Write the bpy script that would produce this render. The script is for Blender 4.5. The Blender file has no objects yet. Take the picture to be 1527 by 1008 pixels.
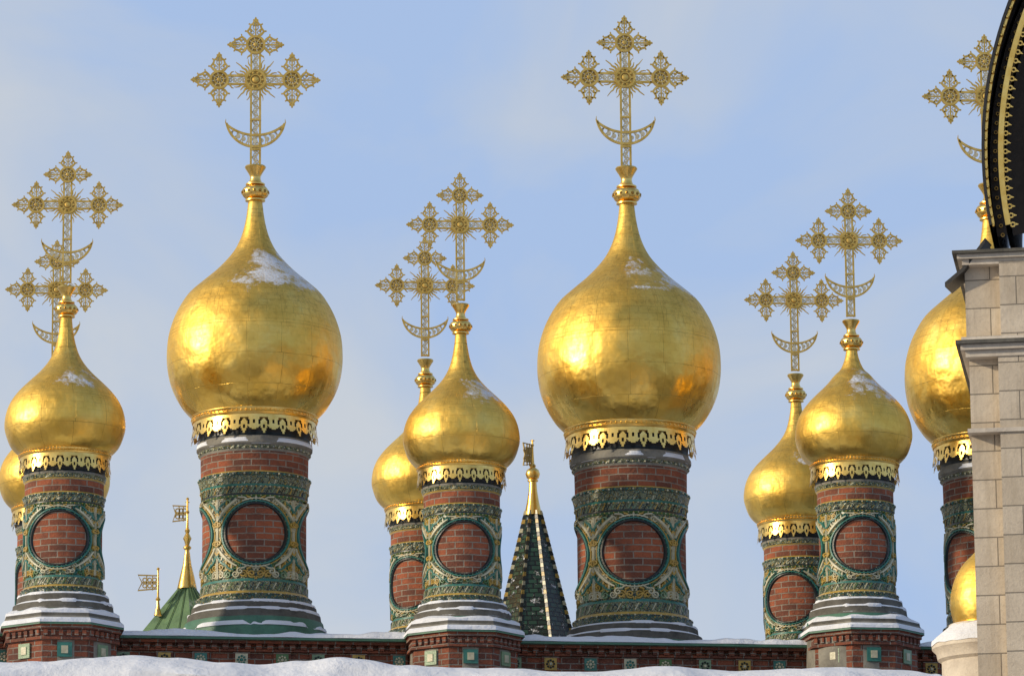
import bpy, math, random
from mathutils import Vector, Matrix, noise
random.seed(7)
sc = bpy.context.scene
RAD = math.radians
# ---------------------------------------------------------------- camera
F = 7000.0
cam_loc = Vector((0, -70, 1.7))
PITCH = 12.0
camR = (Matrix.Rotation(RAD(90 + PITCH), 3, 'X') @ Matrix.Rotation(RAD(-0.5), 3, 'Z'))
cd = bpy.data.cameras.new("camera"); cam = bpy.data.objects.new("camera", cd)
sc.collection.objects.link(cam)
cam.matrix_world = Matrix.Translation(cam_loc) @ camR.to_4x4()
cd.sensor_width = 36; cd.lens = 36 * F / 1527; cd.clip_start = 0.5; cd.clip_end = 5000
sc.camera = cam
sc.view_settings.view_transform = 'Standard'
sc.view_settings.look = 'None'
sc.view_settings.exposure = 0
SL = 0.16
def survey(px, py, off, slope=SL, x0=-6.7):
    d = camR @ Vector(((px - 763.5) / F, (504 - py) / F, -1))
    t = (off + slope * (cam_loc.x - x0) - cam_loc.y) / (d.y - slope * d.x)
    return cam_loc + d * t
def mpp(p):
    return (p - cam_loc).dot(camR @ Vector((0, 0, -1))) / F

# ---------------------------------------------------------------- materials
MATS = {}
def newmat(name):
    m = bpy.data.materials.new(name); m.use_nodes = True
    nt = m.node_tree; b = nt.nodes["Principled BSDF"]
    MATS[name] = m
    return m, nt, b
def nd(nt, t, ins=None, **kw):
    n = nt.nodes.new(t)
    for k, v in kw.items(): setattr(n, k, v)
    if ins:
        for k, v in ins.items():
            if hasattr(v, 'is_output'): nt.links.new(v, n.inputs[k])
            else: n.inputs[k].default_value = v
    return n
def c4(c): return (c[0], c[1], c[2], 1)
def ramp(nt, fac, stops, interp='LINEAR'):
    r = nt.nodes.new('ShaderNodeValToRGB'); r.color_ramp.interpolation = interp
    e = r.color_ramp.elements
    while len(e) < len(stops): e.new(0.5)
    for i, (p, c) in enumerate(stops):
        e[i].position = p; e[i].color = c4(c) if not isinstance(c, (int, float)) else (c, c, c, 1)
    nt.links.new(fac, r.inputs[0]); return r.outputs[0]
def math_(nt, op, a, b=0.0, c=None):
    n = nd(nt, 'ShaderNodeMath', {0: a, 1: b}, operation=op)
    if c is not None:
        if hasattr(c, 'is_output'): nt.links.new(c, n.inputs[2])
        else: n.inputs[2].default_value = c
    return n.outputs[0]
def mixc(nt, f, a, b, mode='MIX'):
    n = nd(nt, 'ShaderNodeMix', data_type='RGBA', blend_type=mode)
    for i, v in ((0, f), (6, a), (7, b)):
        if hasattr(v, 'is_output'): nt.links.new(v, n.inputs[i])
        else: n.inputs[i].default_value = v if i == 0 else c4(v)
    return n.outputs[2]
def mrange(nt, v, a, b, c, d):
    return nd(nt, 'ShaderNodeMapRange', {0: v, 1: a, 2: b, 3: c, 4: d}).outputs[0]
def noise_(nt, vec, scale, detail=4, rough=.55, dist=0):
    n = nd(nt, 'ShaderNodeTexNoise', {'Scale': scale, 'Detail': detail, 'Roughness': rough, 'Distortion': dist})
    if vec is not None: nt.links.new(vec, n.inputs['Vector'])
    return n.outputs['Fac']
def bump(nt, h, strength, dist=.01, normal=None):
    n = nd(nt, 'ShaderNodeBump', {'Height': h, 'Strength': strength, 'Distance': dist})
    if normal is not None: nt.links.new(normal, n.inputs['Normal'])
    return n.outputs[0]
SNOW = (.80, .82, .86)

def gold_dome():
    m, nt, b = newmat("gilded_sheet")
    tc = nd(nt, 'ShaderNodeTexCoord'); uv = tc.outputs['UV']; ob = tc.outputs['Object']
    oi = nd(nt, 'ShaderNodeObjectInfo').outputs['Random']
    off = nd(nt, 'ShaderNodeVectorMath', {0: ob}, operation='ADD')
    cmb = nd(nt, 'ShaderNodeCombineXYZ', {0: math_(nt, 'MULTIPLY', oi, 17.), 1: math_(nt, 'MULTIPLY', oi, 31.)})
    nt.links.new(cmb.outputs[0], off.inputs[1]); ob = off.outputs[0]
    wob = nd(nt, 'ShaderNodeVectorMath', {0: uv}, operation='ADD')
    nz = nd(nt, 'ShaderNodeTexNoise', {'Scale': 3.5, 'Vector': ob})
    sc_ = nd(nt, 'ShaderNodeVectorMath', {0: nz.outputs['Color'], 'Scale': .03}, operation='SCALE')
    nt.links.new(sc_.outputs[0], wob.inputs[1])
    br = nd(nt, 'ShaderNodeTexBrick', {'Vector': wob.outputs[0], 'Scale': 1., 'Mortar Size': .0045, 'Mortar Smooth': .3,
             'Brick Width': .5145, 'Row Height': .46, 'Color1': (0, 0, 0, 1), 'Color2': (1, 1, 1, 1), 'Mortar': (.5, .5, .5, 1), 'Bias': 0})
    br.offset = .06
    br2 = nd(nt, 'ShaderNodeTexBrick', {'Vector': wob.outputs[0], 'Scale': 1., 'Mortar Size': .0055, 'Mortar Smooth': .8,
             'Brick Width': .147, 'Row Height': .11, 'Color1': (0, 0, 0, 1), 'Color2': (1, 1, 1, 1), 'Mortar': (.5, .5, .5, 1)})
    br2.offset = .15
    sep = nd(nt, 'ShaderNodeSeparateXYZ', {0: tc.outputs['Object']})
    brk = ramp(nt, noise_(nt, ob, 4.5, 4, .65), [(.42, 0.), (.62, 1.)])
    up = mrange(nt, sep.outputs[2], -.1, .45, .03, .85)
    seam2 = math_(nt, 'MULTIPLY', math_(nt, 'MULTIPLY', br2.outputs['Fac'], up), math_(nt, 'ADD', math_(nt, 'MULTIPLY', brk, .7), .3))
    seam1 = math_(nt, 'MULTIPLY', br.outputs['Fac'], math_(nt, 'ADD', math_(nt, 'MULTIPLY', brk, .6), .30))
    seam = math_(nt, 'MAXIMUM', seam1, seam2)
    n1 = noise_(nt, ob, 2.2, 6, .6)
    n2 = noise_(nt, ob, 14, 6, .68)
    col = ramp(nt, n1, [(.3, (.84, .51, .085)), (.55, (.95, .63, .14)), (.75, (1., .74, .22))])
    col = mixc(nt, math_(nt, 'MULTIPLY', br2.outputs['Color'], .14), col, (.70, .42, .08))
    col = mixc(nt, math_(nt, 'MULTIPLY', br.outputs['Color'], .14), col, (.74, .44, .07))
    grime = ramp(nt, n2, [(.50, 0.), (.70, .6)])
    gup = mrange(nt, sep.outputs[2], .05, 1.0, .12, 1.0)
    col = mixc(nt, math_(nt, 'MULTIPLY', grime, gup), col, (.25, .17, .05))
    col = mixc(nt, math_(nt, 'MULTIPLY', gup, .26), col, (.40, .29, .09))
    col = mixc(nt, math_(nt, 'MULTIPLY', seam, .6), col, (.20, .11, .03))
    nt.links.new(col, b.inputs['Base Color']); b.inputs['Metallic'].default_value = 1
    ro = mrange(nt, n2, .3, .7, .28, .42)
    ro = math_(nt, 'ADD', ro, math_(nt, 'MULTIPLY', br.outputs['Color'], .06))
    ro = math_(nt, 'ADD', ro, mrange(nt, sep.outputs[2], -.5, .25, -.06, .18))
    nt.links.new(ro, b.inputs['Roughness'])
    w = noise_(nt, ob, 1.6, 2, .5)
    w2 = noise_(nt, ob, 5.0, 2, .5)
    h = math_(nt, 'ADD', math_(nt, 'MULTIPLY', w, 3.8), math_(nt, 'MULTIPLY', w2, 1.1))
    h = math_(nt, 'ADD', h, math_(nt, 'MULTIPLY', seam, -.16))
    h = math_(nt, 'ADD', h, math_(nt, 'MULTIPLY', br.outputs['Color'], .15))
    nt.links.new(bump(nt, h, .9, .018), b.inputs['Normal'])
    g = nd(nt, 'ShaderNodeNewGeometry')
    sn = nd(nt, 'ShaderNodeSeparateXYZ', {0: g.outputs['Normal']})
    nzv = mrange(nt, sn.outputs[2], .36, .68, 0., 1.)
    dt = math_(nt, 'ADD', math_(nt, 'MULTIPLY', sn.outputs[0], .66), math_(nt, 'MULTIPLY', sn.outputs[1], -.75))
    dtm = mrange(nt, dt, .05, .60, 0., 1.)
    sm = math_(nt, 'MULTIPLY', nzv, dtm)
    n3 = noise_(nt, ob, 3.4, 10, .74)
    sm = math_(nt, 'ADD', math_(nt, 'MULTIPLY', sm, .50), math_(nt, 'MULTIPLY', n3, 1.25))
    sm = math_(nt, 'SUBTRACT', sm, math_(nt, 'MULTIPLY', oi, .16))
    smr = ramp(nt, sm, [(.94, 0.), (1., .5)])
    smr = math_(nt, 'MINIMUM', math_(nt, 'MULTIPLY', mrange(nt, sm, .95, 1.09, 0., 1.), mrange(nt, sn.outputs[2], .30, .42, 0., 1.)), .95)
    smr = math_(nt, 'MULTIPLY', smr, mrange(nt, noise_(nt, ob, 28, 5, .75), .35, .55, .45, 1.))
    sb = nd(nt, 'ShaderNodeBsdfPrincipled', {'Base Color': c4(SNOW), 'Roughness': .8})
    nt.links.new(bump(nt, math_(nt, 'ADD', smr, n2), .6, .02), sb.inputs['Normal'])
    mx = nd(nt, 'ShaderNodeMixShader', {0: smr, 1: b.outputs[0], 2: sb.outputs[0]})
    nt.links.new(mx.outputs[0], nt.nodes['Material Output'].inputs[0])
gold_dome()
def simple_gold(name, c1, c2, rough, metal=1., bs=.3):
    m, nt, b = newmat(name)
    tc = nd(nt, 'ShaderNodeTexCoord').outputs['Object']
    n = noise_(nt, tc, 9, 5, .6)
    nt.links.new(ramp(nt, n, [(.3, c1), (.7, c2)]), b.inputs['Base Color'])
    b.inputs['Metallic'].default_value = metal
    b.inputs['Roughness'].default_value = rough
    nt.links.new(bump(nt, noise_(nt, tc, 40, 3), bs, .006), b.inputs['Normal'])
simple_gold("gold_trim", (.80, .49, .11), (.98, .69, .22), .30)
simple_gold("cross_gold", (.56, .34, .06), (.88, .59, .16), .42, .8, .6)
simple_gold("gold_bronze", (.28, .16, .04), (.56, .35, .10), .42)
simple_gold("filigree", (.50, .42, .26), (.76, .68, .46), .5, .5)

def brick(name, bw=.25, rh=.088, c1=(.36, .098, .04), c2=(.10, .036, .024), mort=(.32, .26, .20)):
    m, nt, b = newmat(name)
    tc = nd(nt, 'ShaderNodeTexCoord'); uv = tc.outputs['UV']; ob = tc.outputs['Object']
    nz = nd(nt, 'ShaderNodeTexNoise', {'Scale': 14., 'Vector': uv})
    s = nd(nt, 'ShaderNodeVectorMath', {0: nz.outputs['Color'], 'Scale': .014}, operation='SCALE')
    a = nd(nt, 'ShaderNodeVectorMath', {0: uv, 1: s.outputs[0]}, operation='ADD').outputs[0]
    br = nd(nt, 'ShaderNodeTexBrick', {'Vector': a, 'Scale': 1., 'Mortar Size': .010, 'Mortar Smooth': .2, 'Brick Width': bw,
            'Row Height': rh, 'Color1': c4(c1), 'Color2': c4(c2), 'Mortar': c4(mort), 'Bias': -.15})
    n = noise_(nt, ob, 5, 8, .7); n2 = noise_(nt, ob, 30, 4, .6)
    col = mixc(nt, ramp(nt, n, [(.44, 0.), (.74, .8)]), br.outputs['Color'], (.085, .042, .03))
    col = mixc(nt, ramp(nt, n2, [(.56, 0.), (.76, .45)]), col, (.45, .22, .12))
    nt.links.new(col, b.inputs['Base Color']); b.inputs['Roughness'].default_value = .9
    h = math_(nt, 'ADD', math_(nt, 'MULTIPLY', br.outputs['Fac'], -1.3), math_(nt, 'MULTIPLY', n2, 1.))
    nt.links.new(bump(nt, h, 1., .016), b.inputs['Normal'])
brick("red_brick", .26, .095)
brick("wall_brick", .27, .09, (.28, .08, .038), (.09, .034, .025), (.26, .22, .18))

def ceramic(name, stops, scale=9., dist=1.5, dark=(.012, .028, .022)):
    m, nt, b = newmat(name)
    tc = nd(nt, 'ShaderNodeTexCoord'); uv = tc.outputs['UV']; ob = tc.outputs['Object']
    nz = nd(nt, 'ShaderNodeTexNoise', {'Scale': scale * .8, 'Vector': uv, 'Detail': 2.})
    s = nd(nt, 'ShaderNodeVectorMath', {0: nz.outputs['Color'], 'Scale': .09 * dist}, operation='SCALE')
    a = nd(nt, 'ShaderNodeVectorMath', {0: uv, 1: s.outputs[0]}, operation='ADD').outputs[0]
    v = nd(nt, 'ShaderNodeTexVoronoi', {'Scale': scale, 'Vector': a}, feature='F1')
    v2 = nd(nt, 'ShaderNodeTexVoronoi', {'Scale': scale, 'Vector': a}, feature='DISTANCE_TO_EDGE')
    rings = math_(nt, 'FRACT', math_(nt, 'MULTIPLY', v.outputs['Distance'], 3.2))
    col = ramp(nt, rings, stops, 'CONSTANT')
    vc = nd(nt, 'ShaderNodeSeparateColor', {0: v.outputs['Color']})
    col = mixc(nt, math_(nt, 'MULTIPLY', vc.outputs[0], .35), col, (.045, .115, .075))
    col = mixc(nt, ramp(nt, v2.outputs['Distance'], [(.03, 1.), (.09, 0.)]), col, dark)
    n = noise_(nt, ob, 7, 7, .7)
    col = mixc(nt, ramp(nt, n, [(.52, 0.), (.74, .65)]), col, (.06, .05, .035))
    nt.links.new(col, b.inputs['Base Color']); b.inputs['Roughness'].default_value = .34
    h = math_(nt, 'ADD', rings, math_(nt, 'MULTIPLY', v2.outputs['Distance'], 3.))
    nt.links.new(bump(nt, h, .8, .02), b.inputs['Normal'])
TEAL = (.035, .13, .10); GREEN = (.07, .14, .045); CREAM = (.50, .47, .30); OCH = (.44, .29, .06); DK = (.016, .030, .025)
ceramic("glazed_tile_field", [(0, DK), (.20, TEAL), (.38, GREEN), (.50, OCH), (.66, DK), (.82, CREAM)], 9)
ceramic("glazed_tile_band", [(0, CREAM), (.22, TEAL), (.42, DK), (.52, OCH), (.75, TEAL)], 16, .6)
ceramic("glazed_tile_dark", [(0, DK), (.3, TEAL), (.5, DK), (.7, GREEN), (.84, OCH)], 14, .5)

def glazed(name, c, rough=.35, var=.5):
    m, nt, b = newmat(name)
    ob = nd(nt, 'ShaderNodeTexCoord').outputs['Object']
    n = noise_(nt, ob, 12, 6, .65)
    col = mixc(nt, ramp(nt, n, [(.4, 0.), (.7, var)]), c, (c[0] * .35, c[1] * .35, c[2] * .3))
    nt.links.new(col, b.inputs['Base Color']); b.inputs['Roughness'].default_value = rough
    nt.links.new(bump(nt, noise_(nt, ob, 45, 3), .4, .006), b.inputs['Normal'])
glazed("glaze_cream", (.60, .56, .38)); glazed("glaze_teal", (.045, .20, .16)); glazed("glaze_green", (.09, .19, .06))
glazed("glaze_ochre", (.52, .34, .07)); glazed("glaze_dark", (.015, .022, .022)); glazed("glaze_sage", (.22, .33, .19))
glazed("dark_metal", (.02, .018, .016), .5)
glazed("dark_soffit", (.05, .035, .022), .7)
glazed("flag_gold", (.5, .36, .12), .5)

def stone(name, c, c2, rough=.9, blocks=None, snow=True, sth=.45):
    m, nt, b = newmat(name)
    tc = nd(nt, 'ShaderNodeTexCoord'); uv = tc.outputs['UV']; ob = tc.outputs['Object']
    n = noise_(nt, ob, 3, 8, .65); n2 = noise_(nt, ob, 22, 6, .7)
    col = ramp(nt, n, [(.3, c2), (.65, c)])
    col = mixc(nt, ramp(nt, n2, [(.5, 0.), (.8, .4)]), col, (c2[0] * .5, c2[1] * .5, c2[2] * .5))
    h = math_(nt, 'MULTIPLY', n2, 1.)
    if blocks:
        br = nd(nt, 'ShaderNodeTexBrick', {'Vector': uv, 'Scale': 1., 'Mortar Size': .007, 'Mortar Smooth': .3, 'Brick Width': blocks[0],
                'Row Height': blocks[1], 'Color1': (0, 0, 0, 1), 'Color2': (1, 1, 1, 1), 'Mortar': (.5, .5, .5, 1)})
        col = mixc(nt, math_(nt, 'MULTIPLY', br.outputs['Color'], .45), col, (c2[0] * .75, c2[1] * .72, c2[2] * .66))
        st = nd(nt, 'ShaderNodeMapping', {'Vector': ob, 'Scale': (4., 4., .35)}).outputs[0]
        col = mixc(nt, ramp(nt, noise_(nt, st, 2.5, 6, .65), [(.48, 0.), (.75, .5)]), col, (c2[0] * .55, c2[1] * .52, c2[2] * .46))
        col = mixc(nt, math_(nt, 'MULTIPLY', br.outputs['Fac'], .7), col, (.09, .08, .065))
        h = math_(nt, 'ADD', h, math_(nt, 'MULTIPLY', br.outputs['Fac'], -2.))
    if snow:
        g = nd(nt, 'ShaderNodeNewGeometry')
        z = nd(nt, 'ShaderNodeSeparateXYZ', {0: g.outputs['Normal']}).outputs[2]
        z = math_(nt, 'ADD', z, math_(nt, 'MULTIPLY', n, .5))
        col = mixc(nt, ramp(nt, z, [(sth + .25, 0.), (sth + .35, 1.)]), col, SNOW)
    nt.links.new(col, b.inputs['Base Color']); b.inputs['Roughness'].default_value = rough
    nt.links.new(bump(nt, h, .6, .012), b.inputs['Normal'])
stone("weathered_stone", (.30, .28, .23), (.13, .12, .10), sth=.66)
stone("stone_dark", (.15, .14, .115), (.06, .055, .045), sth=.72)
stone("ashlar", (.70, .60, .46), (.55, .46, .35), blocks=(.58, .315), snow=False)
stone("white_plaster", (.70, .62, .50), (.50, .43, .35), snow=False)
stone("green_copper", (.07, .20, .12), (.04, .11, .07), .5, snow=True, sth=.70)
stone("green_roof_metal", (.14, .25, .11), (.08, .15, .07), .5, snow=True, sth=.60)
stone("facade_plaster", (.45, .36, .22), (.32, .26, .17), snow=False)

def snowmat():
    m, nt, b = newmat("snow")
    ob = nd(nt, 'ShaderNodeTexCoord').outputs['Object']
    n = noise_(nt, ob, 2.2, 10, .62)
    nt.links.new(ramp(nt, n, [(.3, (.70, .72, .76)), (.7, (.86, .87, .90))]), b.inputs['Base Color'])
    b.inputs['Roughness'].default_value = .85
    nt.links.new(bump(nt, n, .7, .10), b.inputs['Normal'])
snowmat()
def groundmat():
    m, nt, b = newmat("trampled_snow")
    ob = nd(nt, 'ShaderNodeTexCoord').outputs['Object']
    n = noise_(nt, ob, .05, 10, .65)
    nt.links.new(ramp(nt, n, [(.35, (.12, .11, .11)), (.55, (.46, .46, .48)), (.7, (.66, .66, .69))]), b.inputs['Base Color'])
    b.inputs['Roughness'].default_value = .9
groundmat()
def tentmat():
    m, nt, b = newmat("tent_tiles")
    tc = nd(nt, 'ShaderNodeTexCoord'); uv = tc.outputs['UV']; ob = tc.outputs['Object']
    br = nd(nt, 'ShaderNodeTexBrick', {'Vector': uv, 'Scale': 1., 'Mortar Size': .008, 'Brick Width': .09, 'Row Height': .08,
            'Color1': (.008, .016, .014, 1), 'Color2': (.03, .085, .05, 1), 'Mortar': (.004, .005, .005, 1)})
    n = noise_(nt, ob, 8, 8, .75)
    f = ramp(nt, n, [(.57, 0.), (.61, 1.)])
    col = mixc(nt, f, br.outputs['Color'], SNOW)
    nt.links.new(col, b.inputs['Base Color'])
    nt.links.new(ramp(nt, n, [(.57, .28), (.61, .9)]), b.inputs['Roughness'])
    sp = nd(nt, 'ShaderNodeSeparateXYZ', {0: uv})
    saw = math_(nt, 'FRACT', math_(nt, 'DIVIDE', sp.outputs[1], .08))
    h = math_(nt, 'SUBTRACT', math_(nt, 'MULTIPLY', saw, -1.), br.outputs['Fac'])
    nt.links.new(bump(nt, math_(nt, 'ADD', h, math_(nt, 'MULTIPLY', f, 2.)), 1., .025), b.inputs['Normal'])
tentmat()

# ---------------------------------------------------------------- mesh builder
class MB:
    def __init__(s): s.v = []; s.f = []; s.m = []; s.uv = []; s.mats = []
    def mi(s, n):
        if n not in s.mats: s.mats.append(n)
        return s.mats.index(n)
    def face(s, idx, mat, uv=None):
        s.f.append(idx); s.m.append(s.mi(mat)); s.uv.append(uv)
    def poly(s, pts, mat, uv=None):
        b = len(s.v); s.v += [tuple(p) for p in pts]; s.face(list(range(b, b + len(pts))), mat, uv)
    def mesh(s, name, angle=32):
        me = bpy.data.meshes.new(name); me.from_pydata(s.v, [], s.f)
        for m in s.mats: me.materials.append(MATS[m])
        me.polygons.foreach_set('material_index', s.m)
        uvl = me.uv_layers.new(name='UVMap')
        for p, u in zip(me.polygons, s.uv):
            if u is None:
                n = p.normal
                for li in p.loop_indices:
                    co = me.vertices[me.loops[li].vertex_index].co
                    if abs(n.z) > .7: uvl.data[li].uv = (co.x, co.y)
                    elif abs(n.y) > .6: uvl.data[li].uv = (co.x, co.z)
                    else: uvl.data[li].uv = (co.y, co.z)
            else:
                for li, w in zip(p.loop_indices, u): uvl.data[li].uv = w
        me.polygons.foreach_set('use_smooth', [True] * len(me.polygons))
        me.set_sharp_from_angle(angle=RAD(angle)); me.update()
        return me
    def obj(s, name, parent=None, angle=32):
        o = bpy.data.objects.new(name, s.mesh(name, angle)); sc.collection.objects.link(o)
        if parent: o.parent = parent
        return o
    def box(s, x0, x1, y0, y1, z0, z1, mat):
        c = [(x0, y0, z0), (x1, y0, z0), (x1, y1, z0), (x0, y1, z0), (x0, y0, z1), (x1, y0, z1), (x1, y1, z1), (x0, y1, z1)]
        b = len(s.v); s.v += c
        for q in ((0, 1, 5, 4), (1, 2, 6, 5), (2, 3, 7, 6), (3, 0, 4, 7), (4, 5, 6, 7), (3, 2, 1, 0)):
            s.face([b + i for i in q], mat)
    def lathe(s, prof, seg=96, mat=None, cx=0, cy=0, rot=0., zj=None, rj=None, uR=None):
        n = len(prof); b = len(s.v)
        R = uR or max(p[0] for p in prof); vv = [0]
        for i in range(1, n): vv.append(vv[-1] + math.hypot(prof[i][0] - prof[i - 1][0], prof[i][1] - prof[i - 1][1]))
        sg = 1 if prof[-1][1] > prof[0][1] else -1
        for i, p in enumerate(prof):
            for j in range(seg):
                a = -math.pi + 2 * math.pi * j / seg + rot
                r = p[0]; z = p[1]
                if zj: z += zj(a, i)
                if rj: r *= rj(a, i)
                s.v.append((cx + r * math.sin(a), cy - r * math.cos(a), z))
        for i in range(n - 1):
            mt = prof[i][2] if len(prof[i]) > 2 else mat
            for j in range(seg):
                k = (j + 1) % seg
                u0 = 2 * math.pi * R * j / seg; u1 = 2 * math.pi * R * (j + 1) / seg
                v0 = sg * vv[i]; v1 = sg * vv[i + 1]
                idx = [b + i * seg + j, b + i * seg + k, b + (i + 1) * seg + k, b + (i + 1) * seg + j]
                uvs = [(u0, v0), (u1, v0), (u1, v1), (u0, v1)]
                if sg < 0: idx.reverse(); uvs.reverse()
                s.face(idx, mt, uvs)
    def ribbon(s, pts, w, t, mat, closed=False, y=0., taper=False):
        n = len(pts); b = len(s.v)
        for i in range(n):
            if closed: p0 = pts[i - 1]; p1 = pts[(i + 1) % n]
            else: p0 = pts[max(i - 1, 0)]; p1 = pts[min(i + 1, n - 1)]
            dx = p1[0] - p0[0]; dz = p1[1] - p0[1]; L = math.hypot(dx, dz) or 1
            ww = w * (1 - .85 * i / (n - 1)) if taper else w
            nx = -dz / L * ww / 2; nz = dx / L * ww / 2
            x, z = pts[i]
            s.v += [(x + nx, y - t / 2, z + nz), (x - nx, y - t / 2, z - nz), (x - nx, y + t / 2, z - nz), (x + nx, y + t / 2, z + nz)]
        for i in range(n if closed else n - 1):
            a = b + 4 * i; c = b + 4 * ((i + 1) % n)
            for k in range(4):
                l = (k + 1) % 4
                s.face([a + k, a + l, c + l, c + k], mat, [(0, 0)] * 4)
        if not closed:
            s.face([b + 3, b + 2, b + 1, b], mat, [(0, 0)] * 4); e = b + 4 * (n - 1); s.face([e, e + 1, e + 2, e + 3], mat, [(0, 0)] * 4)
    def ring(s, x, z, r, w, t, mat, n=14, y=0.):
        s.ribbon([(x + r * math.cos(2 * math.pi * i / n), z + r * math.sin(2 * math.pi * i / n)) for i in range(n)], w, t, mat, True, y)
    def disc(s, x, z, r, t, mat, n=18, y=0., dome=0.):
        b = len(s.v)
        for yy in (-t / 2, t / 2):
            s.v.append((x, y + yy + (-dome if yy < 0 else dome), z))
            for i in range(n): s.v.append((x + r * math.cos(2 * math.pi * i / n), y + yy, z + r * math.sin(2 * math.pi * i / n)))
        c2 = b + n + 1
        for i in range(n):
            k = (i + 1) % n
            s.face([b, b + 1 + i, b + 1 + k], mat, [(0, 0)] * 3); s.face([c2, c2 + 1 + k, c2 + 1 + i], mat, [(0, 0)] * 3)
            s.face([b + 1 + k, b + 1 + i, c2 + 1 + i, c2 + 1 + k], mat, [(0, 0)] * 4)
    def relief(s, pts, r, w, h, mat, planar=False, closed=False, taper=False):
        n = len(pts); b = len(s.v)
        def mp(x, z, o):
            a = math.asin(max(-1, min(1, x / r))) if planar else x / r
            return ((r + o) * math.sin(a), -(r + o) * math.cos(a), z)
        for i in range(n):
            if closed: p0 = pts[i - 1]; p1 = pts[(i + 1) % n]
            else: p0 = pts[max(i - 1, 0)]; p1 = pts[min(i + 1, n - 1)]
            dx = p1[0] - p0[0]; dz = p1[1] - p0[1]; L = math.hypot(dx, dz) or 1
            ww = w * (.35 + .9 * math.sin(math.pi * (.08 + .84 * i / (n - 1)))) if taper else w
            nx = -dz / L * ww / 2; nz = dx / L * ww / 2; x, z = pts[i]
            s.v += [mp(x + nx, z + nz, -.003), mp(x + nx * .5, z + nz * .5, h), mp(x - nx * .5, z - nz * .5, h), mp(x - nx, z - nz, -.003)]
        for i in range(n if closed else n - 1):
            a = b + 4 * i; c = b + 4 * ((i + 1) % n)
            for k in range(3): s.face([a + k, a + k + 1, c + k + 1, c + k], mat, [(0, 0)] * 4)
    def ball(s, x, y, z, r, mat, n=8, sz=1.):
        b = len(s.v); m = n // 2 + 1
        for i in range(m):
            ph = math.pi * i / (m - 1)
            for j in range(n):
                a = 2 * math.pi * j / n
                s.v.append((x + r * math.sin(ph) * math.cos(a), y + r * math.sin(ph) * math.sin(a), z - r * sz * math.cos(ph)))
        for i in range(m - 1):
            for j in range(n):
                k = (j + 1) % n
                s.face([b + i * n + j, b + i * n + k, b + (i + 1) * n + k, b + (i + 1) * n + j], mat, [(0, 0)] * 4)
def empty(name, loc=(0, 0, 0), rz=0., scale=1.):
    e = bpy.data.objects.new(name, None); sc.collection.objects.link(e)
    e.location = loc; e.rotation_euler = (0, 0, rz); e.scale = (scale,) * 3; e.empty_display_size = .3
    return e
def catmull(pts, k=5):
    out = []
    P = [pts[0]] + pts + [pts[-1]]
    for i in range(1, len(P) - 2):
        for j in range(k):
            t = j / k
            out.append(tuple(.5 * ((2 * P[i][d]) + (-P[i - 1][d] + P[i + 1][d]) * t + (2 * P[i - 1][d] - 5 * P[i][d] + 4 * P[i + 1][d] - P[i + 2][d]) * t * t
                        + (-P[i - 1][d] + 3 * P[i][d] - 3 * P[i + 1][d] + P[i + 2][d]) * t ** 3) for d in (0, 1)))
    out.append(tuple(pts[-1])); return out
U = .01
def sc_(pts): return [(p[0] * U, p[1] * U / .978) + tuple(p[2:]) for p in pts]
def Z(h): return h * U / .978
def W_(a, seed): return noise.noise(Vector((math.sin(a) * 2.2, math.cos(a) * 2.2, seed)))

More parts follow.
